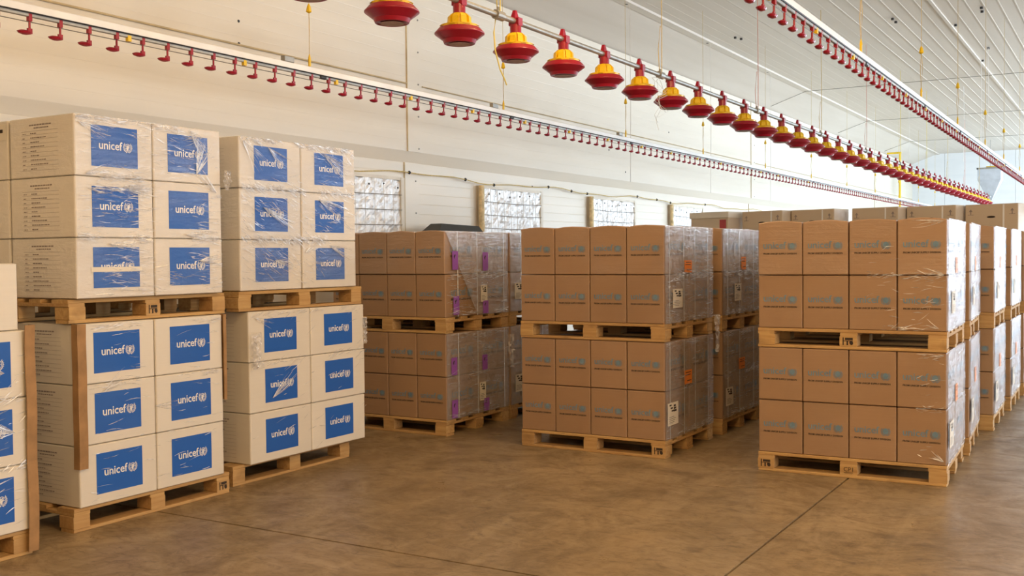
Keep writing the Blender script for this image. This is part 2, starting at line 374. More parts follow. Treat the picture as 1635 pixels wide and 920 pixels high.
for y in (9.42, 10.55, 11.2, 12.62, 13.3, 13.8, 15.6, 16.4, 17.0, 18.7):
    obj('knot', MB().lathe([(.004, -.02), (.018, -.008), (.018, .008), (.004, .02)], 8).mesh('knot', 'black_rubber'), cb, (UW + .075, y, 2.405 + .02 * math.sin(y * 2.1) + .012 * math.sin(y * 5)))
# dark fodder chest behind the left brown stack
bx = obj('storage_chest', MB().box(-6.72, -6.50, 9.42, 10.24, 0, 1.76).mesh('storage_chest', 'black_box'), label='black chest with sloped lid against the wall behind the left brown stack', cat='chest')
obj('lid', MB().add([(-6.73, 9.36, 1.76), (-6.49, 9.36, 1.76), (-6.73, 10.26, 1.76), (-6.49, 10.26, 1.76), (-6.70, 9.50, 1.85), (-6.55, 9.50, 1.85), (-6.70, 10.25, 1.835), (-6.55, 10.25, 1.835)], [(0, 1, 5, 4), (2, 6, 7, 3), (0, 4, 6, 2), (1, 3, 7, 5), (4, 5, 7, 6), (0, 2, 3, 1)]).mesh('lid', 'black_box'), bx)

# lamps on the ceiling over the viewpoint
tubeb = MB().box(-.08, .08, -.75, .75, .03, .09, .01).mesh('lamp_body', 'lamp_body'); tubem = MB().tube([(0, -.72, 0), (0, .72, 0)], .02, 10).mesh('lamp_tube', 'lamp_tube')
for i, (x, y) in enumerate(LAMP_POS):
    e = obj('tube_lamp', None, loc=(x, y, ZC - .45), label='warm fluorescent tube lamp fixed to the ceiling', cat='lamp', group='ceiling tube lamps')
    obj('housing', tubeb, e); obj('tube', tubem, e)
    obj('hanging_wire', MB().tube([(0, -.6, .09), (0, -.6, .45)], .004, 4).mesh('hanging_wire', 'steel_wire'), e); obj('hanging_wire', MB().tube([(0, .6, .09), (0, .6, .45)], .004, 4).mesh('hanging_wire', 'steel_wire'), e)
    pl = bpy.data.lights.new('lamp_light', 'POINT'); pl.energy = LAMP_POWER * (.55 if i == 5 else 1.0); pl.color = LAMP_COL; pl.shadow_soft_size = .09
    po = bpy.data.objects.new('lamp_light', pl); COL.objects.link(po); po.parent = e; po.location = (0, 0, -.32)

# ================================================================== print artwork (flat 2D meshes)
def text2d(txt, size, align='LEFT', spacing=1.0, bold=0.0):
    cu = bpy.data.curves.new('t', 'FONT'); cu.body = txt; cu.size = size; cu.align_x = align; cu.space_character = spacing; cu.resolution_u = 2; cu.offset = bold
    o = bpy.data.objects.new('t', cu); COL.objects.link(o)
    dg = bpy.context.evaluated_depsgraph_get(); me = bpy.data.meshes.new_from_object(o.evaluated_get(dg))
    vs = [(v.co.x, v.co.y) for v in me.vertices]; fs = [tuple(p.vertices) for p in me.polygons]
    bpy.data.objects.remove(o); bpy.data.meshes.remove(me); bpy.data.curves.remove(cu)
    return vs, fs
class A2:
    def __init__(s): s.v = []; s.f = []
    def add(s, vs, fs, dx=0, dy=0, sc=1): o = len(s.v); s.v += [(x * sc + dx, y * sc + dy) for x, y in vs]; s.f += [tuple(i + o for i in f) for f in fs]; return s
    def fit(s, vs, fs, x0, y0, width):
        xs = [p[0] for p in vs]; sc = width / (max(xs) - min(xs)); return s.add(vs, fs, x0 - min(xs) * sc, y0, sc)
    def rect(s, x0, x1, y0, y1, n=1, m=1):
        vs = [(x0 + (x1 - x0) * i / n, y0 + (y1 - y0) * j / m) for j in range(m + 1) for i in range(n + 1)]
        return s.add(vs, [(j * (n + 1) + i, j * (n + 1) + i + 1, (j + 1) * (n + 1) + i + 1, (j + 1) * (n + 1) + i) for j in range(m) for i in range(n)])
    def ell(s, cx, cy, rx, ry, rot=0, n=10):
        c, d = math.cos(rot), math.sin(rot)
        return s.add([(cx + rx * math.cos(2 * PI * i / n) * c - ry * math.sin(2 * PI * i / n) * d, cy + rx * math.cos(2 * PI * i / n) * d + ry * math.sin(2 * PI * i / n) * c) for i in range(n)], [tuple(range(n))])
    def ring(s, cx, cy, r0, r1, n=24, sx=1.0):
        vs = [(cx + r * math.cos(2 * PI * i / n) * sx, cy + r * math.sin(2 * PI * i / n)) for r in (r0, r1) for i in range(n)]
        return s.add(vs, [(i, n + i, n + (i + 1) % n, (i + 1) % n) for i in range(n)])
def emblem(cx, cy, R):
    a = A2(); a.ring(cx, cy, R * .60, R * .68); a.ring(cx, cy, R * .60, R * .66, 20, .45)
    a.rect(cx - R * .62, cx - R * .30, cy + R * .18, cy + R * .24); a.rect(cx - R * .62, cx - R * .25, cy - R * .24, cy - R * .18); a.rect(cx + R * .30, cx + R * .62, cy - R * .03, cy + R * .03)
    a.ell(cx - R * .10, cy + R * .22, R * .17, R * .19); a.ell(cx - R * .08, cy - R * .22, R * .22, R * .34, .2)      # adult
    a.ell(cx + R * .22, cy + R * .34, R * .13, R * .14); a.ell(cx + R * .20, cy + R * .05, R * .13, R * .24, -.35)     # raised child
    for sgn in (-1, 1):
        for i in range(8):
            t = -PI / 2 + sgn * (.25 + i * .29); x = cx + R * .86 * math.cos(t); y = cy + R * .86 * math.sin(t)
            a.ell(x, y, R * .17, R * .075, t + PI / 2 - sgn * .5, 6); a.ell(cx + R * .97 * math.cos(t + .1 * sgn), cy + R * .97 * math.sin(t + .1 * sgn), R * .12, R * .05, t + sgn * .3, 6)
    return a
UNI = text2d('unicef', 1.0, spacing=.98, bold=.012); CAP = text2d('FROM UNICEF SUPPLY DIVISION', 1.0, bold=.03)
class Face:      # maps flat artwork onto a carton's (slightly bulging) face
    def __init__(s, w, d, h, amp): s.w, s.d, s.h, s.amp = w, d, h, amp
    def mp(s, side, p, off):
        a, t = p; hw = (s.w if side == '-y' else s.d) / 2
        b = s.amp * max(0, 1 - (a / hw) ** 2) * max(0, 1 - ((t - s.h / 2) / (s.h / 2)) ** 2) + off
        return (a, -s.d / 2 - b, t) if side == '-y' else (s.w / 2 + b, a, t)
    def mesh(s, name, side, art, m, off=.0012):
        return MB().add([s.mp(side, p, off) for p in art.v], art.f).mesh(name, m)

def carton_mesh(name, w, d, h, m, amp=.004, top=.0, seed=0):
    P = [-1, -.965, -.5, 0, .5, .965, 1]; idx = {}; vs = []; fs = []; rnd = random.Random(seed)
    def vid(i, j, k):
        key = (i, j, k)
        if key in idx: return idx[key]
        a, b, c = P[i], P[j], P[k]; x, y, z = a * w / 2, b * d / 2, (c + 1) * h / 2
        ext = [abs(q) == 1 for q in (a, b, c)]
        if sum(ext) >= 2:
            q = .0028
            if ext[0]: x -= math.copysign(q, a)
            if ext[1]: y -= math.copysign(q, b)
            if ext[2]: z -= math.copysign(q, c)
        else:
            if ext[0]: x += math.copysign(amp * (1 - b * b) * (1 - c * c), a)
            if ext[1]: y += math.copysign(amp * (1 - a * a) * (1 - c * c), b)
        if c > .9 and top: z += top * (1 - a * a)
        idx[key] = len(vs); vs.append((x, y, z)); return idx[key]
    n = 6
    for i in range(n):
        for j in range(n):
            fs.append((vid(i, j, 0), vid(i, j + 1, 0), vid(i + 1, j + 1, 0), vid(i + 1, j, 0)))
            fs.append((vid(i, j, n), vid(i + 1, j, n), vid(i + 1, j + 1, n), vid(i, j + 1, n)))
            fs.append((vid(i, 0, j), vid(i + 1, 0, j), vid(i + 1, 0, j + 1), vid(i, 0, j + 1)))
            fs.append((vid(i, n, j), vid(i, n, j + 1), vid(i + 1, n, j + 1), vid(i + 1, n, j)))
            fs.append((vid(0, i, j), vid(0, i, j + 1), vid(0, i + 1, j + 1), vid(0, i + 1, j)))
            fs.append((vid(n, i, j), vid(n, i + 1, j), vid(n, i + 1, j + 1), vid(n, i, j + 1)))
    return MB().add(vs, fs).mesh(name, m)

# ================================================================== pallets
PL, PW, PH = 1.2, 1.0, .131
deck = MB().box(-PL / 2, PL / 2, -.05, .05, .110, PH, .003).mesh('deck_board', 'pallet_wood')
deckw = MB().box(-PL / 2, PL / 2, -.07, .07, .110, PH, .003).mesh('deck_board', 'pallet_wood')
strg = MB().box(-.055, .055, -PW / 2, PW / 2, .090, .110, .003).mesh('stringer', 'pallet_wood')
blk = MB().box(-.055, .055, -.06, .06, .019, .090, .004).mesh('block', 'pallet_wood')
btm = MB().box(-PL / 2, PL / 2, -.055, .055, 0, .019, .003).mesh('bottom_board', 'pallet_wood')
def stamp_mesh(txt, wid):
    a = A2(); v, f = text2d(txt, 1.0); a.fit(v, f, -wid / 2, .045, wid)
    if txt == 'CP1': a.rect(-.03, .03, .036, .039); a.rect(-.025, .025, .029, .031)
    return MB().add([(x, -.0612, y) for x, y in a.v], a.f).mesh('stamp', 'dark_ink')
STAMP = {'CP1': stamp_mesh('CP1', .06), 'mark': None}
a = A2(); a.rect(-.035, -.028, .03, .08); a.rect(-.02, .03, .062, .078); a.rect(-.01, .0, .03, .055); a.ell(.02, .045, .012, .015, .4); a.rect(-.03, .03, .055, .059)
STAMP['mark'] = MB().add([(x, -.0612, y) for x, y in a.v], a.f).mesh('stamp', 'dark_ink')
def pallet(x, y, z, rz, label, lx=1.0, stamps={}):
    e = obj('wooden_pallet', None, loc=(x, y, z), rz=rz, label=label, cat='pallet', group='wooden pallets under the cartons')
    e.scale = (lx, 1, 1)
    for yy, me in ((-.43, deckw), (-.215, deck), (0, deckw), (.215, deck), (.43, deckw)): obj('deck_board', me, e, (0, yy + random.uniform(-.006, .006), random.uniform(-.001, .0)), random.uniform(-.004, .004))
    for xx in (-.545, 0, .545): obj('stringer', strg, e, (xx, 0, 0))
    for xx in (-.545, 0, .545):
        for yy in (-.44, 0, .44):
            b = obj('block', blk, e, (xx + random.uniform(-.006, .006), yy, 0))
            if yy < -.3 and xx in stamps: obj('stamp', STAMP[stamps[xx]], b)
    for yy in (-.445, 0, .445): obj('bottom_board', btm, e, (0, yy, 0), random.uniform(-.004, .004))
    return e

# ================================================================== brown carton stacks
BW, BD, BH = .2955, .489, .355
FB = Face(BW, BD, BH, .0015)
brown = [carton_mesh('brown_carton', BW, BD, BH, 'cardboard', .0015, 0, i) for i in range(2)]
brown_top = carton_mesh('brown_carton', BW, BD, BH - .004, 'cardboard_filmed', .0015, .013, 5)
def logo_art(width, x0, y0, cap=True):
    a = A2(); a.fit(*UNI, x0, y0, width * .70); return a
def brown_prints(side, width, y0):
    x0 = -width / 2
    t = FB.mesh('logo_lettering', side, A2().fit(*UNI, x0, y0, width * .69), 'faded_blue_ink')
    R = width * .135
    e = emblem(x0 + width - R, y0 + R * .55, R); e.ell(x0 + width - R, y0 + R * .55, R * .58, R * .58, 0, 18)
    em = FB.mesh('logo_emblem', side, e, 'faded_blue_ink')
    c = FB.mesh('caption_lettering', side, A2().fit(*CAP, x0, y0 - .040, width), 'dark_ink')
    return t, em, c
PF = brown_prints('-y', .225, .178); PS = brown_prints('+x', .33, .180)
LAY = ['bottom', 'second', 'third', 'top']
STRAP_V = {'A': (.20, .50, .92), 'B': (.09, .37, .60, .88)}
film_cache = {}
def film_sheet(variant, hgt, tri=False):
    key = (variant, tri)
    if key in film_cache: return film_cache[key]
    nx, nz = 26, 26; vs = []; fs = []; L = .99
    for j in range(nz + 1):
        for i in range(nx + 1):
            t = L * i / nx; zl = hgt * max(0, 1 - t * 2.1) if tri else 0; z = zl + (hgt - zl) * j / nz
            d = .0035 * mnoise.noise(Vector((t * 5, z * 26, variant * 7.7))) + .003 * mnoise.noise(Vector((t * 17, z * 9, variant * 3.1)))
            vs.append((.004 + abs(d), t, z))
    for j in range(nz):
        for i in range(nx):
            t = i / nx; z = j / nz
            q = j * (nx + 1) + i; fs.append((q, q + 1, q + nx + 2, q + nx + 1))
    film_cache[key] = MB().add(vs, fs).mesh('stretch_film', 'stretch_film', True); return film_cache[key]
def strap_mesh(w_, h):
    mb = MB(); t = .0012; b = .006
    mb.box(0, t, -b, b, .002, h - .004)
    return mb.mesh('strapping_band', 'white_strap')
STRAP = strap_mesh(1.2, 2 * .359 - .003)
def stickers(c, z0, items, ub, vb, zb):
    # items: (kind, v0, v1, z0, z1) in hall coordinates on the right hand side, outside the film
    for kind, v0, v1, a, b in items:
        cz = (a + b) / 2
        if not (zb <= cz < zb + .359 and vb - .02 <= (v0 + v1) / 2 < vb + .495): continue
        cx, cy, cz0 = c.location
        me = MB().box(0, .0012, v0 - cy, v1 - cy, a - cz0, b - cz0)
        mk = {'orange': 'orange_paper', 'purple': 'purple_paper', 'paper': 'paper'}[kind]
        o = obj({'orange': 'orange_sticker', 'purple': 'purple_sticker', 'paper': 'paper_label'}[kind], me.mesh('sticker', mk), c, (BW / 2 + .0150, 0, 0))
        L = A2(); wv, hv = v1 - v0, b - a
        if kind == 'orange':
            for q, (s0, s1) in enumerate(((.15, .85), (.1, .8), (.3, .9))): zz = a + hv * (.80 - .18 * q if q < 2 else .2); L.rect(v0 + wv * s0, v0 + wv * s1, zz, zz + hv * .06)
        elif kind == 'purple':
            L.ell(v0 + wv * .4, a + hv * .74, wv * .2, hv * .05, .8); L.rect(v0 + wv * .3, v0 + wv * .42, a + hv * .6, a + hv * .74)
        else:
            for q in range(3):
                L.rect(v0 + wv * (.15 + .1 * q), v0 + wv * (.35 + .12 * q), a + hv * (.86 - .13 * q), a + hv * (.93 - .13 * q)); L.rect(v0 + wv * .55, v0 + wv * (.75 + .04 * q), a + hv * (.80 - .11 * q), a + hv * (.89 - .11 * q))
            for q in range(4): L.rect(v0 + wv * .12, v0 + wv * (.6 + .08 * (q % 3)), a + hv * (.12 + .08 * q), a + hv * (.14 + .08 * q))
        pr = MB().add([(.0016, x - cy, y - cz0) for x, y in L.v], L.f).mesh('print', 'dark_ink'); obj('print', pr, o)
def turn(objs, u, v, rz):       # turn a whole stack about its near right corner
    c, q = math.cos(rz), math.sin(rz)
    for o in objs:
        x, y = o.location.x - u, o.location.y - v
        o.location.x = u + x * c - y * q; o.location.y = v + x * q + y * c; o.rotation_euler.z += rz
def brown_stack(key, name, u, v, items=(), straps=None, stamps=({}, {}), tri=False, rz=0.0):
    before = set(COL.objects)
    for load in (0, 1):
        z = load * (PH + 2 * .359)
        pallet(u - .6, v + .5, z, 0, ('wooden pallet on the floor under the ' if load == 0 else 'wooden pallet between the upper and lower loads of the ') + name, 1.0, stamps[load])
        for lay in (0, 1):
            zb = z + PH + lay * .359
            L = load * 2 + lay
            sh = random.uniform(-.004, .004)
            for row in (0, 1):
                for col in range(4):
                    ub = u - 1.2 + col * .30; vb = v + row * .495
                    front = row == 0
                    if front: lab = 'brown carton, %s from left in front of %s layer, %s' % (ORD[col], LAY[L], name)
                    elif col == 3: lab = 'brown carton at rear right corner of %s layer, %s' % (LAY[L], name)
                    else: lab = 'brown carton, %s from left in rear of %s layer, %s' % (ORD[col], LAY[L], name)
                    me = brown_top if L == 3 else brown[(col + row + L) % 2]
                    c = obj('brown_carton', me, None, (ub + .15 + random.uniform(-.0005, .0005), vb + .2475 + sh + random.uniform(-.0006, .0006), zb), random.uniform(-.0025, .0025), lab, 'carton', 'brown cartons of the ' + name)
                    if front:
                        for nm, pm in zip(('logo_lettering', 'logo_emblem', 'caption_lettering'), PF): obj(nm, pm, c)
                    if col == 3:
                        for nm, pm in zip(('logo_lettering', 'logo_emblem', 'caption_lettering'), PS): obj(nm, pm, c)
                        stickers(c, zb, items, ub, vb, zb)
        zt = z + PH
        obj('stretch_film', film_sheet((load + len(key) * 3 + ord(key[0])) % 4, 2 * .359 - .002, tri and load == 1), None, (u + .004, v - .001, zt), 0, 'clear wrinkled stretch film, right side, %s load, %s' % (('lower', 'upper')[load], name), 'plastic film', 'stretch film sheets')
        for q, sv in enumerate(straps or ()):
            obj('strapping_band', STRAP, None, (u + .0045, v + sv, zt), 0, 'white strapping band, %s from front, %s load, %s' % (ORD[q], ('lower', 'upper')[load], name), 'strap', 'strapping bands')
    if rz: turn([o for o in COL.objects if o not in before and o.parent is None], u, v, rz)
A_items = [('purple', 7.19, 7.275, 1.375, 1.53), ('purple', 7.20, 7.285, 1.00, 1.155), ('purple', 7.66, 7.745, 1.36, 1.52), ('paper', 7.625, 7.73, 1.09, 1.235), ('purple', 7.66, 7.745, .99, 1.10),
           ('purple', 7.16, 7.245, .50, .645), ('purple', 7.165, 7.25, .14, .29), ('paper', 7.595, 7.69, .235, .395), ('purple', 7.66, 7.745, .14, .25), ('purple', 7.64, 7.72, .50, .63)]
A2_items = [('paper', 8.20, 8.36, 1.09, 1.24), ('paper', 8.20, 8.36, .24, .40)]
B_items = [('orange', 7.41, 7.56, 1.345, 1.44), ('paper', 7.18, 7.37, 1.09, 1.23), ('orange', 7.40, 7.55, .505, .61), ('paper', 7.07, 7.27, .235, .40)]
B2_items = [('orange', 8.67, 8.79, 1.35, 1.46), ('paper', 8.49, 8.66, 1.09, 1.235), ('orange', 8.60, 8.75, .505, .60), ('paper', 8.27, 8.45, .23, .38)]
brown_stack('A', 'purple-tagged brown stack', -4.87, 7.10, A_items, (.18, .48, .92), tri=True)
brown_stack('A2', 'stack behind the purple-tagged one', -4.87, 8.13, A2_items, (.2, .6))
brown_stack('B', 'middle brown stack', -2.92, 7.045, B_items, (.09, .37, .60, .88), stamps=({.545: 'mark'}, {}))
brown_stack('B2', 'stack behind the middle brown one', -2.90, 8.22, B2_items, (.12, .42, .8), stamps=({}, {}))
def c_items(v): return [('orange', v + .35, v + .475, 1.345, 1.45), ('paper', v + .14, v + .32, 1.09, 1.23), ('orange', v + .35, v + .475, .50, .61), ('paper', v + .05, v + .25, .235, .40)]
CROT = math.radians(1.8)
brown_stack('C', 'right front brown stack', -1.014, 7.032, c_items(7.032), None, stamps=({-.545: 'mark', 0: 'CP1'}, {0: 'mark'}), rz=CROT)
for q, (uu, vv, rr) in enumerate(((-1.03, 8.20, 3.2), (-1.0, 9.43, 1.0), (-.99, 10.70, .6), (-.98, 11.90, 1.0))):
    brown_stack('CDEF'[q] + '2', '%s stack of the right row' % ORD[q + 1], uu, vv, c_items(vv), (.1, .8) if q == 2 else None, rz=math.radians(rr))

# ================================================================== white carton stacks
FWc = {}
def white_set(key, bw, bd, bh):
    F = Face(bd, bw, bh, .002)     # local x: depth from the wall, local y: along the hall
    F.w, F.d = bd, bw
    r = {'F': F}
    for film in (0, 1):
        sx = '_filmed' if film else ''
        r['body', film] = carton_mesh('white_carton', bd, bw, bh, 'white_board' + sx, .002, 0, 3)
        r['panel', film] = F.mesh('blue_panel', '+x', A2().rect(-.155, .155, bh * .17, bh * .17 + .225, 6, 6), 'blue_print' + sx, .0010)
    y0 = bh * .17 + .097
    r['text'] = F.mesh('logo_lettering', '+x', A2().fit(*UNI, -.105, y0, .155), 'white_ink', .0022)
    r['emb'] = F.mesh('logo_emblem', '+x', emblem(.086, y0 + .020, .031), 'white_ink', .0022)
    # printed packing list on the end face
    a = A2(); x0, x1 = -.17, .15; zt = bh * .86
    rnd = random.Random(5)
    def words(x, z, wd, h):
        e = x + wd
        while x < e - .006:
            q = rnd.uniform(.008, .022); a.rect(x, min(e, x + q), z, z + h); x += q + .004
    words(-.10, zt, .20, .007); words(-.06, zt - .016, .13, .006)
    a.rect(x0, x1, zt - .03, zt - .0288); 
    for q in range(9):
        z = zt - .045 - q * .0245
        if z < bh * .08: break
        a.rect(x0, x1, z - .006, z - .0050); words(-.09, z, rnd.uniform(.05, .16), .0055); words(x0 + .01, z, .03, .004)
    r['form'] = F.mesh('packing_list', '-y', a, 'grey_ink', .0012)
    return r
def white_load(S_, z0, v0, uf, bw, bd, bh, layers, film, where, jit=.006, names=None, cols=2, rows=2, rz=0.0, lean=0.0):
    for L in range(layers):
        ly = (names or ['bottom', 'middle', 'top'])[L]
        for row in range(rows):              # 0 = facing the aisle
            for col in range(cols):
                x = uf - bd / 2 - row * (bd + .020) + random.uniform(-jit, 0) * (1 if row == 0 else 0); y = v0 + bw / 2 + col * (bw + .007) + random.uniform(-.001, .001) + lean * L
                if row == 0: lab = 'white carton with blue logo, %s, %s row, %s' % (('left', 'right')[col], ly, where)
                else: lab = 'white carton on wall side, %s, %s row, %s' % (('left', 'right')[col], ly, where)
                c = obj('white_carton', S_['body', film], None, (x, y, z0 + L * (bh + .002)), random.uniform(-.0035, .0035), lab, 'carton', 'white cartons of the ' + where)
                if row == 0:
                    obj('blue_panel', S_['panel', film], c); obj('logo_lettering', S_['text'], c); obj('logo_emblem', S_['emb'], c)
                if col == 0: obj('packing_list', S_['form'], c)
                if where == 'upper load of left tall stack' and L == 2 and row == 1 and col == 0:
                    F = S_['F']; t_ = obj('shipping_label', F.mesh('shipping_label', '-y', A2().rect(.10, .27, .225, .315, 2, 2), 'paper', .002), c); obj('print', F.mesh('print', '-y', A2().rect(.16, .24, .265, .285), 'dark_ink', .003), t_)
                if where == 'upper load of left tall stack' and L == 0 and row == 0 and col == 0:
                    F = S_['F']; obj('paper_band', F.mesh('paper_band', '+x', A2().rect(-.17, .17, .145, .172, 6, 1), 'paper', .003), c)
W1 = white_set('W1', .520, .560, .333); W2 = white_set('W2', .590, .560, .333); W3 = white_set('W3', .576, .560, .333)
# tall stack next to the frame's left edge
pallet(-5.43, 4.18, 0, PI / 2, 'wooden pallet on the floor under the left tall white stack', .94, {.545: 'mark'})
white_load(W1, PH, 3.645, -4.91, .520, .560, .333, 3, 0, 'lower load of left tall stack')
pallet(-5.44, 4.18, PH + 3 * .335 + .002, PI / 2, 'wooden pallet between the loads of the left tall white stack', .94, {0: 'mark'})
white_load(W1, 2 * PH + 3 * .335 + .004, 3.645, -4.90, .520, .560, .333, 3, 1, 'upper load of left tall stack')
pallet(-5.52, 5.45, 0, PI / 2, 'wooden pallet on the floor under the second tall white stack', .97)
white_load(W2, PH, 4.965, -4.955, .590, .560, .333, 3, 0, 'lower load of second tall stack')
pallet(-5.47, 5.515, PH + 3 * .335 + .002, PI / 2, 'wooden pallet between the loads of the second tall white stack', 1.035)
white_load(W3, 2 * PH + 3 * .335 + .004, 4.905, -4.955, .576, .560, .333, 3, 1, 'upper load of second tall stack')
# low stack cut by the left edge of the photograph
pallet(-5.29, 2.70, 0, PI / 2, 'wooden pallet under the low white stack at the left edge', .95)
white_load(W1, PH, 2.22, -4.77, .520, .560, .333, 3, 0, 'low white stack at the left edge', names=['bottom', 'second', 'third'])
white_load(W1, PH + 3 * .335, 2.17, -4.78, .520, .560, .333, 1, 0, 'low white stack at the left edge', names=['top'])
# cardboard edge protectors
def protector(x, y, z0, z1, sx, sy, label, bend=0.0, wid=.05):
    vs = []; fs = []; t = .005; Lx, Ly = .045 * sx, wid * sy; K = 10
    prof = [(0, 0), (0, Ly), (t * sx, Ly), (t * sx, -t * sy), (-Lx, -t * sy), (-Lx, 0)]
    for j in range(K + 1):
        q = j / K; z = z0 + (z1 - z0) * q; b = bend * math.sin(q * PI * 2.3) * .012
        for px, py in prof: vs.append((x + px + abs(b) * sx, y + py, z))
    for j in range(K):
        for i in range(6): a = j * 6 + i; b2 = j * 6 + (i + 1) % 6; fs.append((a, b2, b2 + 6, a + 6))
    fs += [tuple(range(6)), tuple(K * 6 + i for i in range(5, -1, -1))]
    obj('edge_protector', MB().add(vs, fs).mesh('edge_protector', 'protector_board'), label=label, cat='edge protector', group='cardboard edge protectors')
protector(-4.902, 3.640, .345, 1.135, 1, 1, 'brown cardboard edge protector on the left corner of the tall white stack', .3)
protector(-4.902, 4.706, .60, 1.135, 1, -1, 'brown cardboard edge protector on the right corner of the tall white stack', .2, .018)
protector(-4.762, 3.278, .02, 1.16, 1, -1, 'wavy brown edge protector on the low white stack at the left edge', 1.0)

# loose tails and bunched crumples of film
def crumple(x, y, z, w_, h, seed, label, ax='y'):
    nx, nz = 10, 14; vs = []; fs = []
    for j in range(nz + 1):
        for i in range(nx + 1):
            a = (i / nx - .5) * w_ * (1 - .55 * abs(j / nz - .3)); zz = -h * j / nz
            p = Vector((i * .6, j * .5, seed)); d = .022 * mnoise.noise(p) + .012 * mnoise.noise(p * 2.3)
            vs.append((d + .012, a + .012 * mnoise.noise(p + Vector((5, 2, 1))), zz))
    for j in range(nz):
        for i in range(nx): q = j * (nx + 1) + i; fs.append((q, q + 1, q + nx + 2, q + nx + 1))
    return obj('film_tail', MB().add(vs, fs).mesh('film_tail', 'stretch_film'), None, (x, y, z), 0, label, 'plastic film', 'loose film tails')
crumple(-4.88, 4.715, 2.03, .06, .12, 3, 'crumpled tuft of clear film on the upper right edge of the tall white stack')
crumple(-4.935, 5.00, 1.0, .10, .24, 5, 'crumpled tuft of clear film between the two tall white stacks, low')
crumple(-4.965, 6.155, 1.04, .05, .20, 8, 'loose hanging film tail at the right edge of the second white stack')
crumple(-2.90, 8.07, 1.0, .10, .30, 9, 'loose film flap between the middle front stack and the one behind')
crumple(-4.85, 8.10, .78, .10, .30, 11, 'loose film flap at the rear edge of the purple tagged stack')

# creases of the film: thin bunched folds on wrapped faces, white to imitate its glints
def creases(side, org, wid, hgt, n, seed, label, bands=(), slope=0.0, spread=.12, off=.004, lmax=.13, fans=()):
    # side '+x': face looks along +u, runs along v from org; '-y': face looks along -v, runs along u from org
    rnd = random.Random(seed); mb = MB(); vs = []; fs = []
    def strand(a, z, L, ang, w_):
        K = 3; o = len(vs); tl = rnd.uniform(-1.1, 1.1) * w_; cv = rnd.uniform(-.06, .06) * L
        for i in range(K + 1):
            q = i / K - .5; aa = a + q * L * math.cos(ang); zz = z + q * L * math.sin(ang) + cv * (1 - 4 * q * q)
            ww = w_ * (1 - 3.2 * q * q)
            aa = min(max(aa, .003), wid - .003); zz = min(max(zz, .004), hgt - .004)
            for sg in (-1, 1):
                d = off + .001 + (abs(tl) * .5 if sg * tl > 0 else 0)
                da, dz = -math.sin(ang) * ww * sg / 2, math.cos(ang) * ww * sg / 2
                vs.append((d, aa + da, zz + dz) if side == '+x' else (aa + da, -d, zz + dz))
        for i in range(K): b = o + 2 * i; fs.append((b, b + 2, b + 3, b + 1))
    for i in range(n):
        if bands and rnd.random() < .55:
            b = rnd.choice(bands); z = b + rnd.gauss(0, .012)
        else: z = rnd.uniform(.01, hgt - .01)
        a = rnd.uniform(.01, wid - .01)
        if mnoise.noise(Vector((a * 3.1, z * 4.3, seed * 1.7))) < -.12: continue
        strand(a, z, rnd.uniform(.02, lmax), slope + rnd.gauss(0, spread), rnd.uniform(.0012, .0045))
    for (fa, fz, ln, a0, a1, cnt) in fans:
        for i in range(cnt):
            t = a0 + (a1 - a0) * rnd.random(); r = rnd.uniform(.15, 1) * ln
            strand(fa + r * .5 * math.cos(t), fz + r * .5 * math.sin(t), r, t, rnd.uniform(.0012, .004))
    return obj('film_crease_glints', MB().add(vs, fs).mesh('film_crease_glints', 'film_fold_glint'), None, org, 0, label, 'plastic film', 'creases of the stretch film', 'stuff')
ZU = 2 * PH + 3 * .335 + .004; HW = 3 * .335
creases('+x', (-4.896, 3.645, ZU), 1.045, HW, 1700, 1, 'creased clear film over the upper load of the left tall white stack', (.335, .67, .99, .60), -.05, .14, fans=((.84, .72, .24, .8, 1.5, 40), (.80, .98, .25, -1.3, -.6, 30), (.02, .96, .2, -.6, -.1, 20), (1.0, .62, .22, 2.2, 3.0, 25), (.06, .68, .18, 0, .5, 25), (.3, .62, .3, -.2, .15, 40), (.75, .36, .3, -.25, .1, 40), (.2, .30, .3, -.2, .1, 30), (.85, .2, .28, -.2, .2, 30), (.9, .95, .2, 2.6, 3.6, 30)))
creases('+x', (-4.951, 4.905, ZU), 1.155, HW, 1800, 2, 'creased clear film over the upper load of the second tall white stack', (.335, .67, .99), -.35, .25, fans=((.02, .98, .3, -1.2, -.4, 30), (.25, .95, .25, -.9, -.3, 30), (.6, .25, .2, .1, .8, 20), (.2, .55, .35, -.6, -.2, 45), (.75, .62, .35, -.5, -.1, 45), (.3, .2, .3, -.4, 0, 35), (.85, .3, .3, -.5, -.1, 35), (.8, .95, .3, -.7, -.2, 35)))
creases('+x', (-4.906, 3.70, PH), .98, HW, 260, 3, 'creased clear film over the lower load of the left tall white stack', (.66, .98), .02, .15, fans=((.45, .50, .25, -.3, .1, 14), (.1, .62, .2, .3, .8, 12)))
creases('+x', (-4.951, 4.965, PH), 1.19, HW, 230, 4, 'creased clear film over the lower load of the second tall white stack', (.66, .98), .35, .2, fans=((.2, .42, .3, .4, .8, 25), (.05, .96, .2, -.6, 0, 14)))
creases('+x', (-4.766, 2.22, PH), 1.045, HW, 500, 5, 'creased clear film over the low white stack at the left edge', (.335, .67, .98), .35, .25, fans=((.95, .5, .3, 2.5, 3.3, 30), (.9, .8, .25, 2.6, 3.4, 25)))
z2 = 2 * PH + 2 * .359
ca_ = creases('-y', (-1.50, 7.028, z2), .484, .71, 170, 6, 'creased clear film at the front right corner, upper load, right front stack', (.355, .02), .1, .3, lmax=.09, fans=((.47, .36, .14, 2.6, 3.4, 22), (.44, .02, .1, 2.4, 3.1, 16), (.47, .70, .2, 2.9, 3.5, 20)))
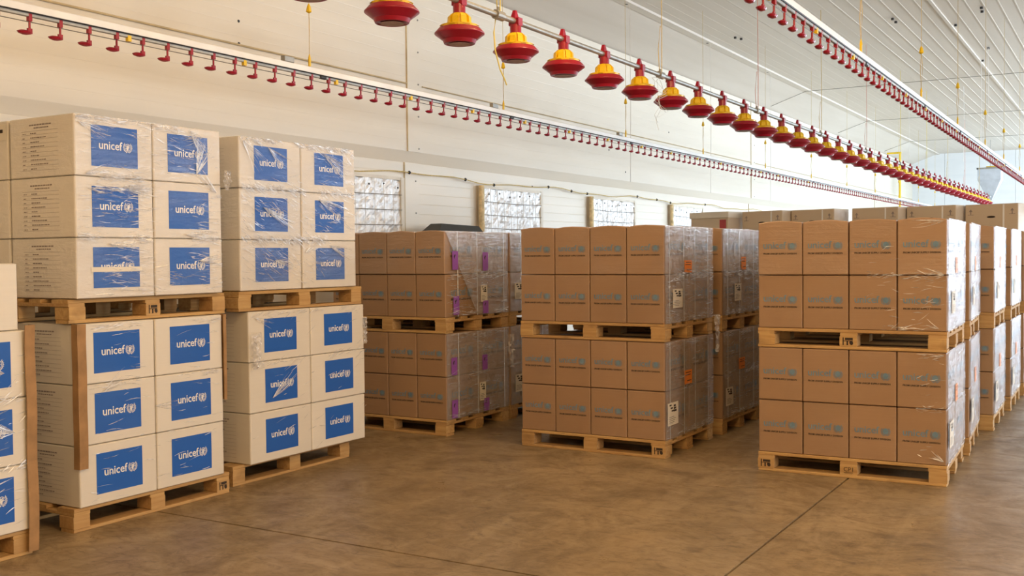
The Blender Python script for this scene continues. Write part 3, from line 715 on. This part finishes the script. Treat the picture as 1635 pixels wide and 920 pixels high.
cb_ = creases('-y', (-1.20, 7.028, PH), .184, .71, 60, 7, 'creased clear film at the front right corner, lower load, right front stack', (.355, .03, .70), .1, .3, lmax=.06, fans=((.17, .03, .1, 2.2, 3.1, 14), (.17, .70, .1, 2.9, 3.6, 12)))
for i, (u_, v_, nm, cnt) in enumerate(((-2.92, 7.045, 'middle brown stack', 600), (-2.90, 8.22, 'stack behind the middle brown one', 700), (-4.87, 7.10, 'purple-tagged brown stack', 500), (-1.014, 7.032, 'right front brown stack', 200))):
    cc_ = creases('+x', (u_ + .011, v_, z2), .98, .71, cnt, 20 + i, 'creased film folds, right side, upper load, ' + nm, (.355, .33, .70, .03), -.03, .12, off=.003, lmax=.22)
    cd_ = creases('+x', (u_ + .011, v_, PH), .98, .71, int(cnt * .55), 30 + i, 'creased film folds, right side, lower load, ' + nm, (.355, .69, .03), .0, .12, off=.003, lmax=.2)
turn([ca_, cb_, cc_, cd_], -1.014, 7.032, CROT)

# ================================================================== tan cartons in the back row
gw, gd, gh = .60, .36, .50
FG = Face(gw, gd, gh, .003)
gbody = carton_mesh('large_carton', gw, gd, gh, 'grey_carton', .003, 0, 9)
gslot = FG.mesh('hand_hole', '-y', A2().ell(0, gh * .70, .050, .012, 0, 14), 'dark_ink')
def arrow(x): a = A2(); z = gh * .42; b = gh * .58; a.add([(x - .035, b + z * .44), (x - .006, b + z * .44), (x - .006, b + z * .60), (x - .022, b + z * .60), (x, b + z * .74), (x + .022, b + z * .60), (x + .006, b + z * .60), (x + .006, b + z * .44), (x + .035, b + z * .44), (x + .035, b + z * .41), (x - .035, b + z * .41)], [tuple(range(10, -1, -1))]); return a
gmark = [FG.mesh('handling_mark', '-y', arrow(x), 'grey_ink') for x in (-.235, .235)]
gtape = FG.mesh('tape', '-y', A2().rect(.13, .15, 0.01, gh - .01, 1, 4), 'white_strap')
glid = MB().box(-gw / 2 - .012, gw / 2 + .012, -gd / 2 - .012, gd / 2 + .012, gh - .075, gh + .006, .004).mesh('lid', 'paper')
gred = FG.mesh('red_label', '-y', A2().rect(.17, .27, gh * .42, gh * .80), 'red_paper', .004)
gx = [-4.80, -4.09, -3.445, -2.69, -2.045, -1.39]; TI = ['lowest', 'second', 'third', 'topmost']
for q, x in enumerate(gx):
    rz = math.radians(-16); v = 13.42
    for t in range(4):
        c = obj('large_carton', gbody, None, (x, v, t * (gh + .012) + (.05 if q % 2 else .035) * 0), rz + random.uniform(-.004, .004), 'large tan carton, %s tier, %s from left in the back row' % (TI[t], ORD[q]), 'carton', 'large tan cartons in the back row')
        if q == 0:
            obj('lid', glid, c); obj('red_label', gred, c)
        else:
            obj('hand_hole', gslot, c); obj('handling_mark', gmark[0], c); obj('handling_mark', gmark[1], c); obj('tape', gtape, c)

# ================================================================== feeder line
FU, FZ = -3.915, 3.20
fl_e = obj('feeder_pipe', MB().tube([(FU, V, FZ) for V in (-3, 5, 12, 20, 28, 35.3)], .021, 12).mesh('feeder_pipe', 'galvanised', True), label='long grey steel feed pipe carrying the red and yellow pans', cat='pipe')
for V in (-2.4, .55, 3.5, 6.42, 9.38, 12.35, 15.3, 18.25, 21.2, 24.15, 27.1, 30.05, 33.0):
    o = obj('pipe_coupling', MB().lathe([(.034, -.05), (.034, .05)], 14).mesh('pipe_coupling', 'galvanised'), fl_e, (FU, V, FZ)); o.rotation_euler = (PI / 2, 0, 0)
    k_ = MB().box(-.004, .004, V - .02, V + .02, FZ + .02, FZ + .06); obj('coupling_ear', MB().box(FU - .005, FU + .005, V - .018, V + .018, FZ + .02, FZ + .06).mesh('coupling_ear', 'galvanised'), fl_e)
z0 = -.288        # pan bottom below the pipe axis
dish = MB()
for pr in ([(.086, z0 + .003), (.095, z0 - .002), (.104, z0)], [(.104, z0), (.115, z0 + .024)], [(.115, z0 + .024), (.122, z0 + .028)], [(.122, z0 + .028), (.164, z0 + .060)], [(.164, z0 + .060), (.169, z0 + .064), (.169, z0 + .070), (.164, z0 + .075)], [(.164, z0 + .075), (.140, z0 + .102)], [(.140, z0 + .102), (.120, z0 + .108)]): dish.lathe(pr, 36, cap=False)
dish = dish.lathe([(.01, z0 + .004), (.086, z0 + .003)], 36, cap=False).mesh('dish', 'red_plastic', True)
plate = MB().lathe([(.070, z0 - .001), (.074, z0 - .004), (.072, z0 - .004), (.01, z0 - .003)], 24).mesh('base_plate', 'worn_base')
mb = MB().lathe([(.128, z0 + .106), (.130, z0 + .120), (.118, z0 + .124), (.066, z0 + .126), (.062, z0 + .165), (.050, z0 + .190), (.044, z0 + .200), (.03, z0 + .200)], 24)
for i in range(8):
    a = 2 * PI * i / 8 + .2; ca, sa = math.cos(a), math.sin(a); vs = []
    for r, hz, w_ in ((.138, z0 + .112, .022), (.080, z0 + .134, .020), (.076, z0 + .176, .020), (.052, z0 + .200, .014)):
        for sg in (-1, 1): vs.append((r * ca - sg * w_ * sa, r * sa + sg * w_ * ca, hz))
    for r, hz, w_ in ((.05, z0 + .112, .018), (.04, z0 + .200, .012)):
        for sg in (-1, 1): vs.append((r * ca - sg * w_ * sa, r * sa + sg * w_ * ca, hz))
    mb.add(vs, [(0, 1, 3, 2), (2, 3, 5, 4), (4, 5, 7, 6), (0, 2, 4, 6, 10, 8), (1, 9, 11, 7, 5, 3)])
grill = mb.mesh('grill_cone', 'yellow_plastic')
neck = MB().lathe([(.042, z0 + .192), (.042, z0 + .262), (.038, z0 + .262)], 18)
neck.box(-.042, .042, -.030, .030, z0 + .255, z0 + .312, .004)
neck = neck.mesh('neck', 'red_plastic')
clip = MB().add([(-.020, -.045, z0 + .30), (.020, -.045, z0 + .30), (-.020, .020, z0 + .30), (.020, .020, z0 + .30), (-.011, -.022, z0 + .366), (.011, -.022, z0 + .366), (-.011, .002, z0 + .366), (.011, .002, z0 + .366)], [(0, 1, 5, 4), (3, 2, 6, 7), (2, 0, 4, 6), (1, 3, 7, 5), (4, 5, 7, 6)]).mesh('clip', 'red_plastic')
k = 0; V = 5.166 - .745 * 3
while V < 35.2:
    n = k - 2
    if n < 0: lab = 'red and yellow poultry feeder pan beyond the top edge of the frame'
    elif n < 20: lab = ('red poultry feeder pan cut by the top edge, leftmost of the line' if n == 0 else 'red and yellow poultry feeder pan, %s from the left on the pipe' % ORD[n])
    else: lab = 'small distant red and yellow feeder pan in the crowded far run'
    e = obj('feeder_pan', None, None, (FU, V, FZ), 0, lab, 'feeder pan', 'feeder pans on the pipe')
    obj('dish', dish, e); obj('grill_cone', grill, e); obj('neck', neck, e); obj('clip', clip, e)
    if n < 25: obj('base_plate', plate, e)
    V += .745; k += 1
# ropes holding the pipe
for q, V in enumerate((3.5, 6.42, 9.38, 12.35, 15.3, 18.25, 21.2, 24.15, 27.1, 30.05, 33.0)):
    mt_ = ['yellow_cord', 'yellow_cord', 'rope', 'pink_cord', 'rope', 'pink_cord'][q % 6]
    mb = MB().tube([(FU + .012, V, FZ + .03), (FU + .010, V + .01, FZ + .45), (FU, V + .01, ZC - .02)], .0045, 5).tube([(FU - .012, V, FZ + .03), (FU - .018, V - .012, FZ + .25), (FU - .004, V + .008, FZ + .47)], .004, 5)
    lab = {1: 'yellow cord holding the feed pipe near the third pan', 2: 'tan rope holding the feed pipe near the seventh pan', 3: 'pinkish cord holding the feed pipe near the eleventh pan', 4: 'tan rope holding the feed pipe beyond the fifteenth pan'}.get(q, 'thin cord holding the distant run of the feed pipe' if q > 4 else 'yellow cord holding the feed pipe above the frame')
    obj('hanging_cord', mb.mesh('hanging_cord', mt_), None, (0, 0, 0), 0, lab, 'cord', 'cords holding the feed pipe')
mb = MB().tube([(FU - .02, 6.41, FZ - .02), (FU - .03, 6.40, FZ - .12), (FU - .02, 6.40, FZ - .25), (FU - .01, 6.45, FZ - .38), (FU, 6.49, FZ - .44), (FU, 6.52, FZ - .48)], .0055, 6)
obj('cord_tail', mb.mesh('cord_tail', 'yellow_cord'), None, (0, 0, 0), 0, 'loose yellow cord end dangling below the pipe by the third pan', 'cord')
mb = MB(); rnd = random.Random(4)
for q in range(5):
    p = [(FU, 9.38, FZ - .02)]; 
    for s in range(6): p.append((FU + rnd.uniform(-.05, .05), 9.38 + rnd.uniform(-.16, .12), FZ - .04 - s * (.05 + .012 * q)))
    mb.tube(p, .0022, 4)
obj('string_tangle', mb.mesh('string_tangle', 'white_string'), None, (0, 0, 0), 0, 'tangled white string hanging under the pipe by the seventh pan', 'string')

# ================================================================== drinker lines
nip = MB().box(-.012, .012, -.012, .012, -.036, .006, .002).lathe([(.0085, -.100), (.0065, -.070), (.0065, -.030)], 8).mesh('nipple', 'red_plastic')
cup = MB()
vs = []; fs = []; n = 12
for r, z in ((.30, -.116), (.80, -.110), (1.0, -.100), (.6, -.092)):
    for i in range(n): t = 2 * PI * i / n; vs.append((.027 * r * math.cos(t), -.032 + .047 * r * math.sin(t), z - .004 * math.sin(t) * 0))
for j in range(3):
    for i in range(n): fs.append((j * n + i, j * n + (i + 1) % n, (j + 1) * n + (i + 1) % n, (j + 1) * n + i))
fs += [tuple(range(n - 1, -1, -1)), tuple(3 * n + i for i in range(n))]
cup.add(vs, fs).box(-.006, .006, -.014, .014, -.106, -.076)
cup = cup.mesh('drip_cup', 'red_plastic')
clipm = MB().box(-.013, .013, -.014, .014, -.034, .002, .002).mesh('pipe_clip', 'yellow_plastic')
coup = MB().lathe([(.010, -.035), (.017, -.03), (.017, .03), (.010, .035)], 10).mesh('coupling', 'black_rubber')
def drinker(name_label, U, v0, v1, zf, first, hang, extra):
    e = obj('drinker_line', None, None, (U, v0, zf(v0)), 0, name_label, 'drinker line')
    slope = math.atan2(zf(v1) - zf(v0), v1 - v0); e.rotation_euler = (slope, 0, 0); L = v1 - v0
    obj('rail', MB().box(-.016, .016, 0, L, .012, .058, .004).mesh('rail', 'white_rail'), e)
    obj('water_pipe', MB().box(-.011, .011, 0, L, -.012, .010, .003).mesh('water_pipe', 'galvanised'), e)
    obj('shock_wire', MB().tube([(.0, 0, -.040), (.0, L, -.040)], .003, 5).mesh('shock_wire', 'steel_wire'), e)
    obj('cable_gap_shade', MB().tube([(.017, 0, .010), (.017, L, .010)], .0045, 5).mesh('cable_gap_shade', 'black_rubber'), e)  # black wire; also stands in for the shaded gap under the rail
    q = 0; y = first - v0
    while y < L:
        nn = obj('nipple', nip, e, (0, y, 0))
        if q < 90: obj('drip_cup', cup, nn)
        else: obj('drip_cup', cup, nn)
        if q % 5 == 1 and q < 90: obj('pipe_clip', clipm, e, (0, y + .09, 0))
        y += .197; q += 1
    for hv, lab in hang:
        o = obj('coupling', coup, e, (.004, hv - v0 + .14, 0)); o.rotation_euler = (PI / 2, 0, 0)
        z = zf(hv)
        h = obj('line_hanger', None, None, (U, hv, z + .064), 0, lab, 'hanger', 'hangers of the drinker lines')
        obj('hook', MB().box(-.008, .008, -.010, .010, 0, .055, .003).lathe([(.012, .05), (.004, .09)], 8).mesh('hook', 'yellow_plastic'), h)
        obj('cord_loop', MB().tube([(0, 0, .08), (.012, -.010, .28), (0, 0, .42)], .0025, 4).tube([(0, 0, .08), (-.012, .014, .24), (0, 0, .42)], .0025, 4).mesh('cord_loop', 'rope'), h)
        obj('pulley', MB().lathe([(.006, .40), (.022, .41), (.014, .45), (.005, .47)], 8).mesh('pulley', 'yellow_plastic'), h)
        obj('cord', MB().tube([(0, 0, .46), (0, 0, ZC - z - .066)], .0024, 4).mesh('cord', 'rope'), h)
    for hv in extra:
        obj('regulator', MB().box(-.02, .02, -.05, .05, .058, .10, .004).mesh('regulator', 'galvanised'), e, (0, hv - v0, 0))
OL = ['first', 'second', 'third', 'fourth', 'fifth']
h1 = [(3.15, 'hanger of the left drinker line, left of the frame')] + [(v, 'yellow hooked hanger, %s from the left on the left drinker line' % OL[i]) for i, v in enumerate((6.09, 8.93, 11.83, 14.51, 17.48))] + [(v, 'small distant hanger far along the left drinker line') for v in (20.4, 23.3, 26.2, 29.1, 32, 34.9)]
drinker('long drinker line with red nipples running beside the wall', -5.4, 2.4, 36.0, lambda v: 2.875, 3.152, h1, [5.85, 8.75, 11.65])
h2 = [(5.40, 'hanger of the right drinker line at the top edge of the frame')] + [(v, 'yellow hooked hanger, %s from the top on the right drinker line' % OL[i]) for i, v in enumerate((7.85, 10.33, 12.64, 15.13, 17.4))] + [(v, 'small distant hanger far along the right drinker line') for v in (19.9, 22.4, 24.9, 27.4, 30, 32.5, 35)]
drinker('long drinker line with red nipples under the ceiling at upper right', -1.72, 4.2, 37.0, lambda v: 2.925 - .0066 * v, 4.35, h2, [])

# ================================================================== ceiling wires, far hopper and gantry
for q, V in enumerate((22.6, 28.6, 34.6)):
    obj('cross_cable', MB().tube([(-6.86, V, 4.70), (-6.10, V, ZC - .04), (-2, V, ZC - .045), (3, V, ZC - .045), (6.9, V, ZC - .04)], .006, 5).mesh('cross_cable', 'galvanised'), ce)
for q, (x, V, zb) in enumerate(((-6.05, 13.4, 2.5), (-6.05, 16.6, 2.5), (-6.05, 19.9, 2.5), (-2.45, 20.9, 3.2), (-3.15, 24.0, 3.4), (-2.2, 19.7, 3.6), (-4.6, 26.0, 3.3), (-5.6, 27.0, 3.0))):
    obj('ceiling_string', MB().tube([(x, V, ZC - .02), (x + .01, V, (ZC + zb) / 2), (x, V, zb)], .004, 4).mesh('ceiling_string', 'white_string'), None, (0, 0, 0), 0, ['thin string hanging at the cove above the fifth feeder pan', 'thin string hanging at the cove above the eighth feeder pan', 'thin string hanging at the cove above the eleventh feeder pan', 'thin string hanging right of the right drinker line', 'thin string hanging far back between the lines', 'thin string hanging by the bold ceiling rib', 'thin string hanging far back over the feeder run', 'thin string hanging far back beside the wall'][q], 'string', 'strings hanging from the ceiling')
hp = obj('feed_hopper', None, None, (FU, 35.75, 0), 0, 'grey funnel shaped feed hopper at the far end of the pipe', 'hopper')
mb = MB(); R = [(.33, 4.08), (.33, 3.72), (.07, 3.14), (.06, 3.10)]
vs = [(sx * r, sy * r, z) for r, z in R for sx, sy in ((-1, -1), (1, -1), (1, 1), (-1, 1))]
fs = [(j * 4 + i, j * 4 + (i + 1) % 4, j * 4 + 4 + (i + 1) % 4, j * 4 + 4 + i) for j in range(3) for i in range(4)] + [(12, 13, 14, 15)]
obj('bin', mb.add(vs, fs).mesh('bin', 'hopper_plastic'), hp)
obj('rim', MB().box(-.35, .35, -.35, -.32, 4.05, 4.10).box(-.35, .35, .32, .35, 4.05, 4.10).box(-.35, -.32, -.35, .35, 4.05, 4.10).box(.32, .35, -.35, .35, 4.05, 4.10).mesh('rim', 'galvanised'), hp)
obj('cross_bar', MB().box(-.12, .42, -.015, .015, 4.12, 4.16).mesh('cross_bar', 'yellow_plastic'), hp)
obj('outlet', MB().tube([(0, 0, 3.2), (0, -.25, 3.20), (0, -.5, 3.20)], .05, 10).mesh('outlet', 'galvanised'), hp)
obj('hanging_cord', MB().tube([(0, 0, 4.14), (0, 0, ZC - .02)], .006, 4).mesh('hanging_cord', 'steel_wire'), hp)
gy = obj('yellow_gantry', MB().tube([(-6.46, 35.0, 0), (-6.46, 35.0, 4.66)], .035, 8).mesh('yellow_gantry', 'yellow_plastic'), label='thin yellow pipe post with an arm far down the hall', cat='post')
obj('arm', MB().tube([(-6.86, 35.0, 4.66), (-6.42, 35.0, 4.66)], .030, 8).mesh('arm', 'yellow_plastic'), gy)
